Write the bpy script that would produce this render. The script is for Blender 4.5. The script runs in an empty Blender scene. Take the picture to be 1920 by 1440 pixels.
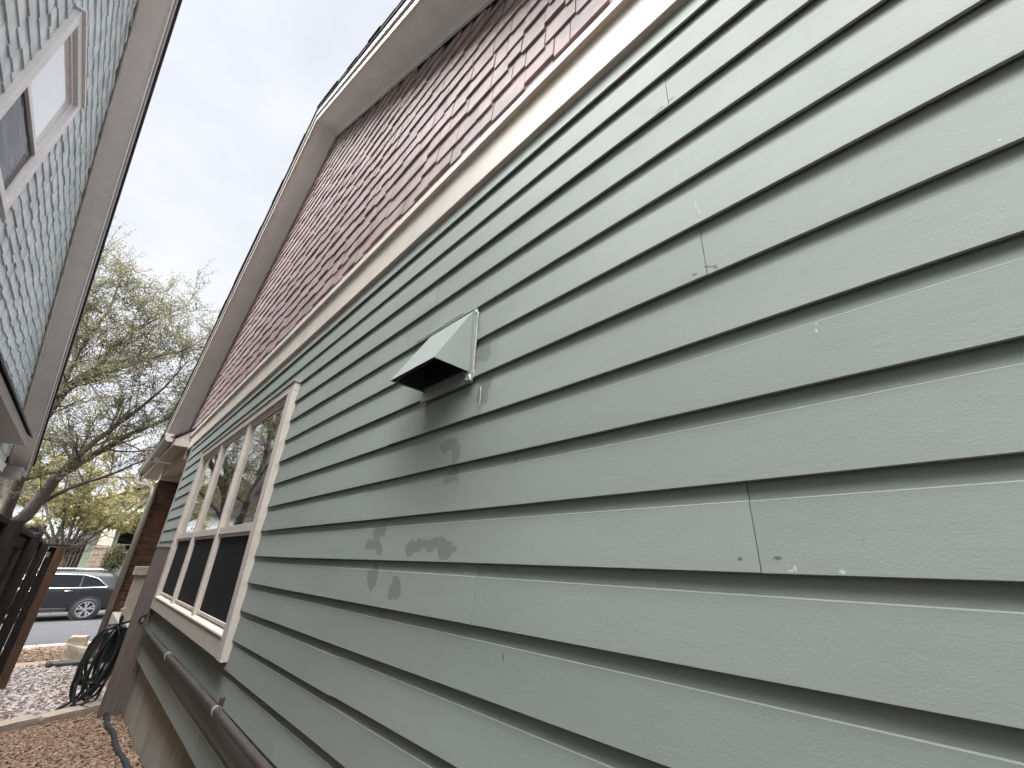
import bpy, math, random
from mathutils import Vector, Matrix, noise
random.seed(7)
S = bpy.context.scene
COL = S.collection
H = 1.5                      # eye height; z values written H+... are heights relative to the eye

# ---------------------------------------------------------------- camera
cam_d = bpy.data.cameras.new('camera')
cam = bpy.data.objects.new('camera', cam_d); COL.objects.link(cam)
cam_d.sensor_fit = 'HORIZONTAL'; cam_d.sensor_width = 36.0; cam_d.lens = 36.0 * 764.5 / 1920.0
cam_d.clip_start = 0.02; cam_d.clip_end = 2000
R = Matrix(((0.7112399, -0.3031566, -0.6342191), (-0.7023445, -0.2690483, -0.6590336), (0.0291548, 0.9141712, -0.4042783)))
M4 = R.to_4x4(); M4.translation = Vector((0, 0, H)); cam.matrix_world = M4
S.camera = cam

# ---------------------------------------------------------------- overcast sky
SUN_EL, SUN_AZ = math.radians(64), math.radians(246)     # azimuth measured from +Y towards +X
w = bpy.data.worlds.new('World'); S.world = w; w.use_nodes = True
nt = w.node_tree; nt.nodes.clear()
def wn(t, **k):
    n = nt.nodes.new(t)
    for a, b in k.items(): setattr(n, a, b)
    return n
o_ = wn('ShaderNodeOutputWorld'); bg = wn('ShaderNodeBackground')
sky = wn('ShaderNodeTexSky', sky_type='NISHITA', sun_disc=False, sun_elevation=SUN_EL, sun_rotation=SUN_AZ)
hsv = wn('ShaderNodeHueSaturation'); hsv.inputs['Saturation'].default_value = 0.1
gam = wn('ShaderNodeMix', data_type='RGBA'); gam.inputs[0].default_value = 0.9
tc = wn('ShaderNodeTexCoord'); nz = wn('ShaderNodeTexNoise'); nz.inputs['Scale'].default_value = 2.6; nz.inputs['Detail'].default_value = 5; nz.inputs['Roughness'].default_value = 0.5
mp = wn('ShaderNodeMapping'); mp.inputs['Scale'].default_value = (1, 1, 1.8)
cr = wn('ShaderNodeValToRGB'); e = cr.color_ramp.elements
e[0].position = 0.3; e[0].color = (0.68, 0.73, 0.86, 1); e[1].position = 0.68; e[1].color = (1.0, 1.015, 1.08, 1)
nt.links.new(tc.outputs['Generated'], mp.inputs[0]); nt.links.new(mp.outputs[0], nz.inputs['Vector'])
nt.links.new(nz.outputs['Fac'], cr.inputs[0]); nt.links.new(sky.outputs[0], hsv.inputs['Color'])
nt.links.new(hsv.outputs[0], gam.inputs[6]); nt.links.new(cr.outputs[0], gam.inputs[7])
nt.links.new(gam.outputs[2], bg.inputs[0]); bg.inputs[1].default_value = 0.052
nt.links.new(bg.outputs[0], o_.inputs[0])
sl = bpy.data.lights.new('sun', 'SUN'); sl.energy = 1.5; sl.angle = math.radians(85); sl.color = (0.975, 0.985, 1.0)
so = bpy.data.objects.new('sun', sl); COL.objects.link(so)
sd = Vector((math.sin(SUN_AZ) * math.cos(SUN_EL), math.cos(SUN_AZ) * math.cos(SUN_EL), math.sin(SUN_EL)))
so.rotation_euler = sd.to_track_quat('Z', 'Y').to_euler(); so.location = sd * 50
S.view_settings.view_transform = 'Standard'; S.view_settings.look = 'None'
S.view_settings.gamma = 1; S.view_settings.use_curve_mapping = False
S.view_settings.exposure = 4.0
S.cycles.max_bounces = 6; S.cycles.diffuse_bounces = 4; S.cycles.glossy_bounces = 4

# ---------------------------------------------------------------- helpers
class MB:
    def __init__(s): s.v = []; s.f = []; s.c = []
    def poly(s, pts):
        i = len(s.v); s.v += [tuple(p) for p in pts]; s.f.append(tuple(range(i, i + len(pts))))
    def hexa(s, a, b):           # two loops of n points
        n = len(a); i = len(s.v); s.v += [tuple(p) for p in a] + [tuple(p) for p in b]
        s.f.append(tuple(range(i + n - 1, i - 1, -1))); s.f.append(tuple(range(i + n, i + 2 * n)))
        for k in range(n):
            k2 = (k + 1) % n; s.f.append((i + k, i + k2, i + n + k2, i + n + k))
        return s
    def box(s, x0, x1, y0, y1, z0, z1):
        return s.hexa([(x0, y0, z0), (x1, y0, z0), (x1, y1, z0), (x0, y1, z0)], [(x0, y0, z1), (x1, y0, z1), (x1, y1, z1), (x0, y1, z1)])
    def prism_x(s, yz, x0, x1): return s.hexa([(x0, a, b) for a, b in yz], [(x1, a, b) for a, b in yz])
    def prism_y(s, xz, y0, y1): return s.hexa([(a, y0, b) for a, b in xz], [(a, y1, b) for a, b in xz])
    def tube(s, pts, rad, n=8, cap=True):
        pts = [Vector(p) for p in pts]; m = len(pts)
        if not hasattr(rad, '__len__'): rad = [rad] * m
        i = len(s.v); up = None
        for k, p in enumerate(pts):
            t = (pts[min(k + 1, m - 1)] - pts[max(k - 1, 0)])
            t = t.normalized() if t.length > 1e-9 else Vector((0, 0, 1))
            if up is None: up = t.orthogonal().normalized()
            up = (up - t * up.dot(t)); up = up.normalized() if up.length > 1e-6 else t.orthogonal().normalized()
            b = t.cross(up)
            for j in range(n):
                a = 2 * math.pi * j / n; s.v.append(tuple(p + (up * math.cos(a) + b * math.sin(a)) * rad[k]))
        for k in range(m - 1):
            for j in range(n):
                j2 = (j + 1) % n; s.f.append((i + k * n + j, i + k * n + j2, i + (k + 1) * n + j2, i + (k + 1) * n + j))
        if cap and n > 2:
            s.f.append(tuple(i + j for j in range(n - 1, -1, -1))); s.f.append(tuple(i + (m - 1) * n + j for j in range(n)))
        return s
    def lathe_y(s, prof, c, n=28):        # prof (radius, y) ; axis along Y through c
        i = len(s.v); m = len(prof)
        for k in range(n):
            a = 2 * math.pi * k / n
            for r, y in prof: s.v.append((c[0] + r * math.cos(a), c[1] + y, c[2] + r * math.sin(a)))
        for k in range(n):
            k2 = (k + 1) % n
            for j in range(m - 1): s.f.append((i + k * m + j, i + k2 * m + j, i + k2 * m + j + 1, i + k * m + j + 1))
        return s
    def mesh(s, name):
        me = bpy.data.meshes.new(name); me.from_pydata(s.v, [], s.f); me.update(); return me
    def build(s, name, mat, parent=None, smooth=False, bevel=0, kind=None):
        me = s.mesh(name); me.materials.append(mat)
        if s.c:
            ca = me.color_attributes.new('tint', 'FLOAT_COLOR', 'POINT')
            for k, c in enumerate(s.c): ca.data[k].color = (c[0], c[1], c[2], 1)
        if smooth: me.polygons.foreach_set('use_smooth', [True] * len(me.polygons))
        o = bpy.data.objects.new(name, me); COL.objects.link(o)
        if parent: o.parent = parent
        if bevel:
            b = o.modifiers.new('bevel', 'BEVEL'); b.width = bevel; b.segments = 2; b.limit_method = 'ANGLE'
        if kind: o['kind'] = kind
        return o
def tag(o, label, cat, group=None):
    o['label'] = label; o['category'] = cat
    if group: o['group'] = group
    return o
def thing(name, loc, label, cat, group=None):
    o = bpy.data.objects.new(name, None); COL.objects.link(o); o.empty_display_size = 0.2
    return tag(o, label, cat, group)        # parts carry world coordinates, so the empty stays at the origin
def struct(o): o['kind'] = 'structure'; return o

class NT:
    def __init__(s, name):
        s.m = bpy.data.materials.new(name); s.m.use_nodes = True; s.t = s.m.node_tree
        s.b = s.t.nodes['Principled BSDF']
    def n(s, typ, **k):
        x = s.t.nodes.new(typ)
        for a, b in k.items(): setattr(x, a, b)
        return x
    def l(s, a, b): s.t.links.new(a, b)
    def pos(s, scale=(1, 1, 1)):
        g = s.n('ShaderNodeNewGeometry'); m = s.n('ShaderNodeMapping'); m.inputs['Scale'].default_value = scale
        s.l(g.outputs['Position'], m.inputs[0]); return m.outputs[0]
    def noise(s, scale, detail=4, rough=0.55, vec=None, stretch=(1, 1, 1), dist=0):
        n = s.n('ShaderNodeTexNoise'); n.inputs['Scale'].default_value = scale; n.inputs['Detail'].default_value = detail
        n.inputs['Roughness'].default_value = rough; n.inputs['Distortion'].default_value = dist
        s.l(vec or s.pos(stretch), n.inputs['Vector']); return n.outputs['Fac']
    def ramp(s, fac, stops):
        r = s.n('ShaderNodeValToRGB'); el = r.color_ramp.elements
        while len(el) < len(stops): el.new(0.5)
        for x, (p, c) in zip(el, stops): x.position = p; x.color = (c[0], c[1], c[2], 1)
        s.l(fac, r.inputs[0]); return r.outputs[0]
    def mixc(s, fac, a, b, mode='MIX'):
        m = s.n('ShaderNodeMix', data_type='RGBA', blend_type=mode)
        if isinstance(fac, (int, float)): m.inputs[0].default_value = fac
        else: s.l(fac, m.inputs[0])
        for i, v in ((6, a), (7, b)):
            if isinstance(v, tuple): m.inputs[i].default_value = (v[0], v[1], v[2], 1)
            else: s.l(v, m.inputs[i])
        return m.outputs[2]
    def math(s, op, a, b=None, clamp=False):
        m = s.n('ShaderNodeMath', operation=op, use_clamp=clamp)
        for i, v in ((0, a), (1, b)):
            if v is None: continue
            if isinstance(v, (int, float)): m.inputs[i].default_value = v
            else: s.l(v, m.inputs[i])
        return m.outputs[0]
    def color(s, c):
        if isinstance(c, tuple): s.b.inputs['Base Color'].default_value = (c[0], c[1], c[2], 1)
        else: s.l(c, s.b.inputs['Base Color'])
    def set(s, rough=0.6, metal=0, spec=0.5, **k):
        s.b.inputs['Roughness'].default_value = rough; s.b.inputs['Metallic'].default_value = metal
        s.b.inputs['Specular IOR Level'].default_value = spec
        for a, b in k.items(): s.b.inputs[a].default_value = b
    def bump(s, h, strength, dist=0.01):
        b = s.n('ShaderNodeBump'); b.inputs['Strength'].default_value = strength; b.inputs['Distance'].default_value = dist
        s.l(h, b.inputs['Height'])
        if s.b.inputs['Normal'].links: s.l(s.b.inputs['Normal'].links[0].from_socket, b.inputs['Normal'])
        s.l(b.outputs[0], s.b.inputs['Normal'])

def sc(c, k): return tuple(x * k for x in c)
def paint(name, c, var=0.08, rough=0.55, scale=6, bscale=220, bstr=0.12, spec=0.4, dirt=0.0, stretch=(1, 1, 1), dirtc=(0.12, 0.1, 0.08)):
    m = NT(name)
    col = m.ramp(m.noise(scale, 5, 0.6, stretch=stretch), [(0.3, sc(c, 1 - var)), (0.7, sc(c, 1 + var))])
    if dirt: col = m.mixc(m.math('MULTIPLY', m.ramp(m.noise(9, 8, 0.72), [(0.5, (0, 0, 0)), (0.75, (1, 1, 1))]), dirt), col, dirtc)
    m.color(col); m.set(rough, spec=spec); m.bump(m.noise(bscale, 3, 0.6), bstr, 0.004)
    return m.m

# ---- siding paint with touch-up patches, chips and scuffs where the wall has them
def siding_mat():
    m = NT('sage_siding_paint'); c = (0.292, 0.324, 0.296)
    g = m.n('ShaderNodeNewGeometry'); P = g.outputs['Position']
    base = m.ramp(m.noise(2.3, 5, 0.6, stretch=(1, 0.35, 1.5)), [(0.28, sc(c, 0.90)), (0.72, sc(c, 1.08))])
    base = m.mixc(m.math('MULTIPLY', m.noise(24, 6, 0.7, stretch=(1, 0.4, 1.3)), 0.22), base, sc(c, 0.76))
    tone = m.ramp(m.noise(1.1, 2, 0.5, stretch=(1, 0.8, 0.8)), [(0.35, (1.0, 1.0, 1.0)), (0.7, (1.05, 0.985, 0.97))])
    base = m.mixc(1.0, base, tone, 'MULTIPLY')
    oi = m.n('ShaderNodeObjectInfo'); base = m.mixc(1.0, base, m.ramp(oi.outputs['Random'], [(0.0, (0.95, 0.955, 0.95)), (1.0, (1.05, 1.045, 1.05))]), 'MULTIPLY')
    nv = m.n('ShaderNodeTexNoise'); nv.inputs['Scale'].default_value = 17; nv.inputs['Detail'].default_value = 3; m.l(P, nv.inputs['Vector'])
    sub = m.n('ShaderNodeVectorMath', operation='SUBTRACT'); sub.inputs[1].default_value = (0.5, 0.5, 0.5); m.l(nv.outputs['Color'], sub.inputs[0])
    scl = m.n('ShaderNodeVectorMath', operation='SCALE'); scl.inputs['Scale'].default_value = 0.085; m.l(sub.outputs[0], scl.inputs[0])
    add = m.n('ShaderNodeVectorMath', operation='ADD'); m.l(P, add.inputs[0]); m.l(scl.outputs[0], add.inputs[1])
    def ell(cy, cz, ry, rz, soft=0.05, vec=None):
        a = m.n('ShaderNodeVectorMath', operation='SUBTRACT'); a.inputs[1].default_value = (0, cy, H + cz); m.l(vec or add.outputs[0], a.inputs[0])
        b = m.n('ShaderNodeVectorMath', operation='MULTIPLY'); b.inputs[1].default_value = (0, 1 / ry, 1 / rz); m.l(a.outputs[0], b.inputs[0])
        le = m.n('ShaderNodeVectorMath', operation='LENGTH'); m.l(b.outputs[0], le.inputs[0])
        r = m.n('ShaderNodeMapRange'); r.inputs['From Min'].default_value = 1 + soft; r.inputs['From Max'].default_value = 1 - soft
        m.l(le.outputs['Value'], r.inputs['Value']); return r.outputs['Result']
    def union(lst):
        x = lst[0]
        for y in lst[1:]: x = m.math('MAXIMUM', x, y)
        return x
    wet = union([ell(1.585, .105, .05, .032), ell(1.63, .055, .045, .022), ell(1.585, .035, .05, .016), ell(1.315, .045, .055, .028), ell(1.20, .055, .09, .018), ell(1.13, .028, .05, .022),
                 ell(1.585, -.055, .045, .05), ell(1.41, -.092, .042, .034), ell(1.15, .27, .042, .032), ell(1.17, .38, .055, .03), ell(1.12, .34, .03, .035), ell(1.0, .70, .035, .05), ell(1.0, .55, .03, .06)])
    dull = union([ell(.95, .815, .10, .05), ell(.99, .72, .06, .17), ell(1.42, .70, .15, .09), ell(1.48, .56, .10, .07), ell(1.2, .53, .24, .06), ell(1.47, 1.02, .16, .09)])
    col = m.mixc(m.math('MULTIPLY', dull, 0.24), base, sc((0.23, 0.245, 0.215), 0.9))
    col = m.mixc(m.math('MULTIPLY', wet, 0.72), col, (0.165, 0.185, 0.155))
    P0 = P
    nv2 = m.n('ShaderNodeTexNoise'); nv2.inputs['Scale'].default_value = 260; nv2.inputs['Detail'].default_value = 1; m.l(P, nv2.inputs['Vector'])
    sub2 = m.n('ShaderNodeVectorMath', operation='SUBTRACT'); sub2.inputs[1].default_value = (0.5, 0.5, 0.5); m.l(nv2.outputs['Color'], sub2.inputs[0])
    scl2 = m.n('ShaderNodeVectorMath', operation='SCALE'); scl2.inputs['Scale'].default_value = 0.006; m.l(sub2.outputs[0], scl2.inputs[0])
    add2 = m.n('ShaderNodeVectorMath', operation='ADD'); m.l(P, add2.inputs[0]); m.l(scl2.outputs[0], add2.inputs[1]); P1 = add2.outputs[0]
    chips = union([ell(.225, .822, .0009, .014, .4, P1), ell(.219, .795, .0009, .012, .4, P1), ell(.071, .415, .0016, .002, .4, P1), ell(.0735, .402, .0011, .004, .4, P1), ell(-.216, .623, .0014, .0014, .4, P1), ell(-.041, .678, .0011, .0011, .4, P1),
                   ell(.19, .007, .002, .004, .4, P1), ell(.196, .004, .004, .002, .4, P1), ell(.13, .004, .004, .0025, .4, P1), ell(2.02, 1.38, .005, .004, .4, P1)])
    col = m.mixc(m.math('MULTIPLY', chips, 0.8), col, (0.6, 0.61, 0.58))
    dark = union([ell(.257, .63, .006, .005, .4), ell(.213, .632, .006, .005, .4), ell(.262, 1.235, .012, .006, .4), ell(.222, 1.245, .01, .004, .4), ell(.27, .02, .004, .003, .4, P0), ell(.212, .022, .006, .003, .4, P0), ell(.84, .28, .002, .009, .4, P0), ell(.86, -.21, .003, .008, .4, P0)])
    smu = m.ramp(m.noise(30, 2, 0.5, stretch=(1, 1.6, 0.8)), [(0.74, (0, 0, 0)), (0.79, (1, 1, 1))])
    col = m.mixc(m.math('MULTIPLY', smu, 0.22), col, (0.12, 0.13, 0.11))
    col = m.mixc(m.math('MULTIPLY', dark, 0.75), col, (0.07, 0.075, 0.065))
    m.color(col)
    ro = m.n('ShaderNodeMapRange'); ro.inputs['To Min'].default_value = 0.5; ro.inputs['To Max'].default_value = 0.62; m.l(m.noise(6, 4), ro.inputs['Value'])
    m.l(m.math('SUBTRACT', ro.outputs[0], m.math('MULTIPLY', wet, 0.08)), m.b.inputs['Roughness'])
    m.b.inputs['Specular IOR Level'].default_value = 0.42
    m.bump(m.noise(60, 3, 0.6, stretch=(1, 0.4, 1.2)), 0.045, 0.006)
    m.bump(m.noise(330, 2, 0.6, stretch=(1, 0.6, 1)), 0.10, 0.004)
    return m.m
SIDING = siding_mat()

def shingle_mat(name, c, warm, var=0.16):
    m = NT(name); oi = m.n('ShaderNodeAttribute', attribute_name='tint', attribute_type='GEOMETRY')
    ob = m.n('ShaderNodeObjectInfo')
    col = m.ramp(m.noise(7, 6, 0.65, stretch=(1, 1.4, 0.7)), [(0.3, sc(c, 1 - var)), (0.55, c), (0.78, warm)])
    rnd = m.ramp(m.noise(1.0, 0, vec=m.pos((0.2, 6.2, 6.6))), [(0.3, (0.84, 0.85, 0.86)), (0.7, (1.13, 1.11, 1.09))])
    m.color(m.mixc(1.0, col, rnd, 'MULTIPLY')); m.set(0.6, spec=0.35)
    m.bump(m.noise(40, 5, 0.65, stretch=(1, 3, 0.5)), 0.2, 0.006)
    return m.m
PURPLE = shingle_mat('plum_shingle_paint', (0.335, 0.25, 0.24), (0.38, 0.275, 0.25))
NBSH = shingle_mat('pale_sage_shingle_paint', (0.53, 0.59, 0.595), (0.56, 0.61, 0.595), 0.06)
CREAM = paint('cream_trim_paint', (0.66, 0.59, 0.51), 0.06, 0.5, 4, 260, 0.10, dirt=0.22, dirtc=(0.3, 0.27, 0.23))
WINTRIM = paint('off_white_window_paint', (0.66, 0.59, 0.52), 0.05, 0.45, 6, 240, 0.1, dirt=0.3, dirtc=(0.3, 0.25, 0.22))
SOFFIT = paint('taupe_soffit_paint', (0.77, 0.745, 0.71), 0.05, 0.6, 3, 200, 0.1, dirt=0.1)
NBSOFFIT = paint('grey_soffit_paint', (0.74, 0.735, 0.73), 0.05, 0.6, 3, 200, 0.1, dirt=0.12)
NBTRIM = paint('pale_grey_trim_paint', (0.70, 0.70, 0.70), 0.05, 0.5, 5, 240, 0.1, dirt=0.25, dirtc=(0.3, 0.29, 0.28))
FASCIA = paint('grey_fascia_paint', (0.36, 0.34, 0.325), 0.06, 0.5, 5, 240, 0.1, dirt=0.2)
VENTP = paint('grey_green_metal_paint', (0.30, 0.335, 0.305), 0.05, 0.33, 8, 120, 0.03, dirt=0.08, spec=0.6)
CAULK = paint('old_caulk', (0.5, 0.5, 0.47), 0.15, 0.6, 40, 300, 0.3, dirt=0.3)
BLACKIN = paint('dark_vent_inside', (0.03, 0.036, 0.042), 0.1, 0.5)
CONC = paint('stained_concrete', (0.45, 0.41, 0.36), 0.2, 0.9, 5, 60, 0.35, dirt=0.35, stretch=(1, 1, 0.35), dirtc=(0.14, 0.105, 0.08))
PIPE = paint('black_brown_pipe', (0.062, 0.056, 0.052), 0.25, 0.42, 12, 160, 0.2, dirt=0.4, dirtc=(0.1, 0.075, 0.06))
BRASS = paint('pale_pipe_fitting', (0.3, 0.29, 0.275), 0.1, 0.4)
ROOF = paint('charcoal_asphalt_shingle', (0.05, 0.048, 0.05), 0.35, 0.95, 30, 300, 0.6)
GUTTER = paint('taupe_gutter_enamel', (0.23, 0.20, 0.17), 0.06, 0.4, 4, 300, 0.03, dirt=0.15)
MORTAR = paint('brown_mortar', (0.17, 0.14, 0.115), 0.15, 0.95, 20, 200, 0.5)
BLACKP = paint('black_plastic', (0.02, 0.02, 0.02), 0.2, 0.5, 20, 200, 0.1)
HOSE = paint('dark_rubber_hose', (0.026, 0.03, 0.03), 0.25, 0.5, 12, 200, 0.1, dirt=0.3, dirtc=(0.09, 0.085, 0.08))
def brick_mat():
    m = NT('red_brown_brick'); c = (0.15, 0.078, 0.052); ob = m.n('ShaderNodeObjectInfo')
    col = m.ramp(ob.outputs['Random'], [(0.0, sc(c, 0.5)), (0.4, c), (0.8, (0.2, 0.115, 0.078)), (1.0, (0.065, 0.038, 0.032))])
    m.color(m.mixc(m.math('MULTIPLY', m.noise(30, 5, 0.7), 0.6), col, sc(c, 0.45))); m.set(0.9, spec=0.2); m.bump(m.noise(90, 4), 0.4, 0.005); return m.m
BRICK = brick_mat()
def wood_mat(name, c, dark, stretch=(6, 6, 0.5), rough=0.8, warm=None):
    m = NT(name); f = m.noise(6, 6, 0.65, stretch=stretch, dist=0.8)
    col = m.ramp(f, [(0.25, dark), (0.6, c), (0.85, sc(c, 1.35))])
    if warm: col = m.mixc(m.ramp(m.noise(1.3, 3, 0.6), [(0.45, (0, 0, 0)), (0.65, (1, 1, 1))]), col, warm)
    m.color(col); m.set(rough, spec=0.25); m.bump(f, 0.4, 0.01); return m.m
FENCEW = wood_mat('weathered_dark_fence_wood', (0.036, 0.029, 0.025), (0.012, 0.0095, 0.008))
REDW = wood_mat('reddish_fence_post_wood', (0.135, 0.072, 0.045), (0.05, 0.03, 0.022), warm=(0.09, 0.055, 0.042))
PLANK = wood_mat('brown_stained_plank', (0.20, 0.16, 0.135), (0.10, 0.08, 0.068), warm=(0.165, 0.135, 0.12))
BARK = wood_mat('grey_brown_bark', (0.115, 0.097, 0.082), (0.05, 0.041, 0.034), (5, 5, 1.5), 0.95)
def glass_mat(name, tint=(0.02, 0.022, 0.024), ior=2.5, wav=0.05, coat=1.0):
    m = NT(name); m.color(tint); m.set(0.02, spec=0.5, IOR=ior); m.b.inputs['Coat Weight'].default_value = coat; m.b.inputs['Coat Roughness'].default_value = 0.01
    m.bump(m.noise(2.6, 2, 0.5, stretch=(1, 0.9, 4.0), dist=0.8), wav, 0.02); return m.m
GLASS = glass_mat('wavy_window_glass'); CARGLASS = glass_mat('dark_car_glass', (0.008, 0.009, 0.010), 1.3, 0.02, 0.0)
NBGLASS = glass_mat('dark_screened_glass', (0.03, 0.035, 0.048), 1.25, 0.3, 0.0)
def simple(name, c, rough=0.5, metal=0, spec=0.5, **k):
    m = NT(name); m.color(m.ramp(m.noise(14, 4), [(0.3, sc(c, 0.93)), (0.7, sc(c, 1.07))])); m.set(rough, metal, spec, **k); return m.m
SCREEN = simple('black_sun_screen', (0.011, 0.010, 0.011), 0.75, 0, 0.25)
SKYPAINT = glass_mat('glass_with_painted_sky_reflection', (0.62, 0.63, 0.64), 2.0, 0.03, 1.0)  # white base colour paints in the sky's reflection on the upper pane

# ---------------------------------------------------------------- terrain
GY = [-300, 4.5, 7, 9.5, 13.4, 15.0, 16.0, 24, 27, 60, 600]; GZ = [-1.5, -1.51, -1.60, -1.70, -1.92, -2.03, -2.14, -2.42, -2.42, -2.2, -2.0]
def gz(y):
    for k in range(len(GY) - 1):
        if y <= GY[k + 1]: return H + GZ[k] + (GZ[k + 1] - GZ[k]) * (y - GY[k]) / (GY[k + 1] - GY[k])
    return H + GZ[-1]
def sheet(name, x0, x1, y0, y1, dz, mat, nx=1):
    ys = [y0] + [y for y in GY if y0 < y < y1] + [y1]; mb = MB()
    for a, b in zip(ys, ys[1:]): mb.poly([(x0, a, gz(a) + dz), (x1, a, gz(a) + dz), (x1, b, gz(b) + dz), (x0, b, gz(b) + dz)])
    return mb.build(name, mat)
def soil(name, a, b, scale=18, bs=0.8):
    m = NT(name); f = m.noise(scale, 8, 0.75); m.color(m.ramp(f, [(0.3, a), (0.7, b)])); m.set(0.95, spec=0.15); m.bump(f, bs, 0.03); return m.m
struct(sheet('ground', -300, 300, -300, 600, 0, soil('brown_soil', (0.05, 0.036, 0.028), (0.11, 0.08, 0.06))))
struct(sheet('street', -150, 150, 15.3, 26.6, 0.012, paint('asphalt', (0.042, 0.040, 0.042), 0.18, 0.85, 3, 150, 0.5)))
mb = MB()
for k in range(40):
    x = -40 + k * 2.0; mb.box(x, x + 1.985, 15.05, 15.3, gz(15.1) - 0.2, gz(15.1) + 0.05)
struct(mb.build('kerb', paint('pale_concrete_kerb', (0.42, 0.37, 0.31), 0.12, 0.9, 12, 80, 0.3), bevel=0.015))
mb = MB()
for k in range(40):
    x = -40 + k * 2.0; mb.box(x, x + 1.985, 26.6, 26.8, gz(26.7) - 0.2, gz(26.7) + 0.13)
struct(mb.build('kerb', bpy.data.materials['pale_concrete_kerb'], bevel=0.015))
struct(sheet('path', -1.6, 3.0, 11.55, 12.0, 0.02, paint('tan_concrete_path', (0.40, 0.29, 0.2), 0.12, 0.9, 8, 120, 0.3)))
struct(sheet('lawn', -60, 60, 27.2, 60, 0.01, soil('dry_lawn', (0.06, 0.07, 0.03), (0.16, 0.14, 0.07), 8)))

# ---------------------------------------------------------------- our house
XW = 0.8388                   # plane the siding is nailed to (boards stand proud towards -X)
EXP = 0.1524
house = thing('house', (0, 0, 0), 'sage green lap sided house with plum shingled gable filling the right of the picture', 'house')
YN, YF = -1.05, 8.2           # near and far end of the side wall
WY0, WY1, WZ0, WZ1 = 3.24, 6.60, H - 0.51, H + 1.185
mb = MB()
BX = XW + 0.0045
mb.box(BX, 9.5, YN, WY0, H - 1.07, H + 1.95)
mb.box(BX, 9.5, WY1, YF, H - 1.07, H + 1.95)
mb.box(BX, 9.5, WY0, WY1, WZ1, H + 1.95)
mb.box(BX, 9.5, WY0, WY1, H - 1.07, WZ0)
mb.box(BX + 0.4, 9.5, WY0, WY1, WZ0, WZ1)
wall = mb.build('wall', BLACKIN, house)
# lap siding, every board its own piece
def board(y0, y1, k, du=0, dz=0, first=False):
    z0 = H + (11 - k) * EXP - 0.0015 + dz
    prof = [(-0.0025, 0.030), (0.0105, 0.0), (0.0165, 0.0), (0.0178, 0.0013), (0.0130, 0.06), (0.0088, 0.1175), (0.0062, 0.1195), (-0.0012, 0.190)]
    n = max(1, int((y1 - y0) / 0.22)); mb = MB(); m = len(prof)
    for i in range(n + 1):
        y = y0 + (y1 - y0) * i / n
        wz = 0.0016 * noise.noise(Vector((y * 1.3, k * 7.7, 0.3))) + 0.0006 * noise.noise(Vector((y * 6, k * 3.1, 9)))
        wu = 0.0022 * noise.noise(Vector((y * 0.9, k * 5.3, 4.4)))
        for j, (u, s_) in enumerate(prof):
            f = 1 - s_ / 0.19
            mb.v.append((XW - u - du - wu * f, y, z0 + s_ + wz * (1 if j < 7 else 0)))
    for i in range(n):
        for j in range(m - 1): mb.f.append((i * m + j, i * m + j + 1, (i + 1) * m + j + 1, (i + 1) * m + j))
        mb.f.append((i * m + m - 1, i * m, (i + 1) * m, (i + 1) * m + m - 1))
    mb.f.append(tuple(range(m - 1, -1, -1))); mb.f.append(tuple(n * m + j for j in range(m)))
    return mb.build('siding_board', SIDING, wall)
JOINTS = {11: [.24], 7: [.23], 3: [.24], 12: [.985], 10: [1.755], 4: [1.38], 14: [1.755], 8: [1.0, 1.62], 9: [], 5: [2.55], 1: [2.9], 16: [2.2], 17: [5.1], 18: [3.4], 2: [4.9], 6: [2.9], 13: [-.5], 15: [.2]}
for k in range(0, 19):
    zb, zt = (11 - k) * EXP, (12 - k) * EXP
    spans = [(YN, YF)]
    if zt > WZ0 - H + 0.02 and zb < WZ1 - H - 0.03: spans = [(YN, WY0 - 0.02), (WY1 + 0.02, YF)]
    for a, b in spans:
        js = [a] + [j for j in JOINTS.get(k, []) if a < j < b] + [b]
        for i, (p, q) in enumerate(zip(js, js[1:])):
            board(p + (0.0007 if i else 0), q - (0.0007 if i < len(js) - 2 else 0), k, du=0.0012 * (i % 2), dz=-0.003 if (k == 14 and i == 1) else random.uniform(-.0007, .0007))
MB().box(BX + 0.03, 9.4, YN + 0.02, YF - 0.02, H - 2.4, H - 1.068).build('foundation', CONC, house)
MB().box(XW - 0.026, XW + 0.03, YF - 0.005, YF + 0.075, H - 1.08, H + 1.62).build('corner_board', paint('grey_green_trim', (0.34, 0.355, 0.325), 0.05), house, bevel=0.003)
# belly band with cap
js = [YN, 1.95, 5.6, 9.9]
for a, b in zip(js, js[1:]):
    MB().box(0.804, XW + 0.02, a, b - 0.0012, H + 1.614, H + 1.835).build('band_board', CREAM, house, bevel=0.003)
    MB().prism_y([(0.778, H + 1.826), (XW + .01, H + 1.826), (XW + .01, H + 1.90), (0.781, H + 1.886)], a + 0.4, b + 0.3985 if b < 9 else 9.9).build('band_cap', CREAM, house, bevel=0.004)
MB().box(0.778, XW, YN, YN + 0.4, H + 1.828, H + 1.885).build('band_cap', CREAM, house, bevel=0.004)

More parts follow.
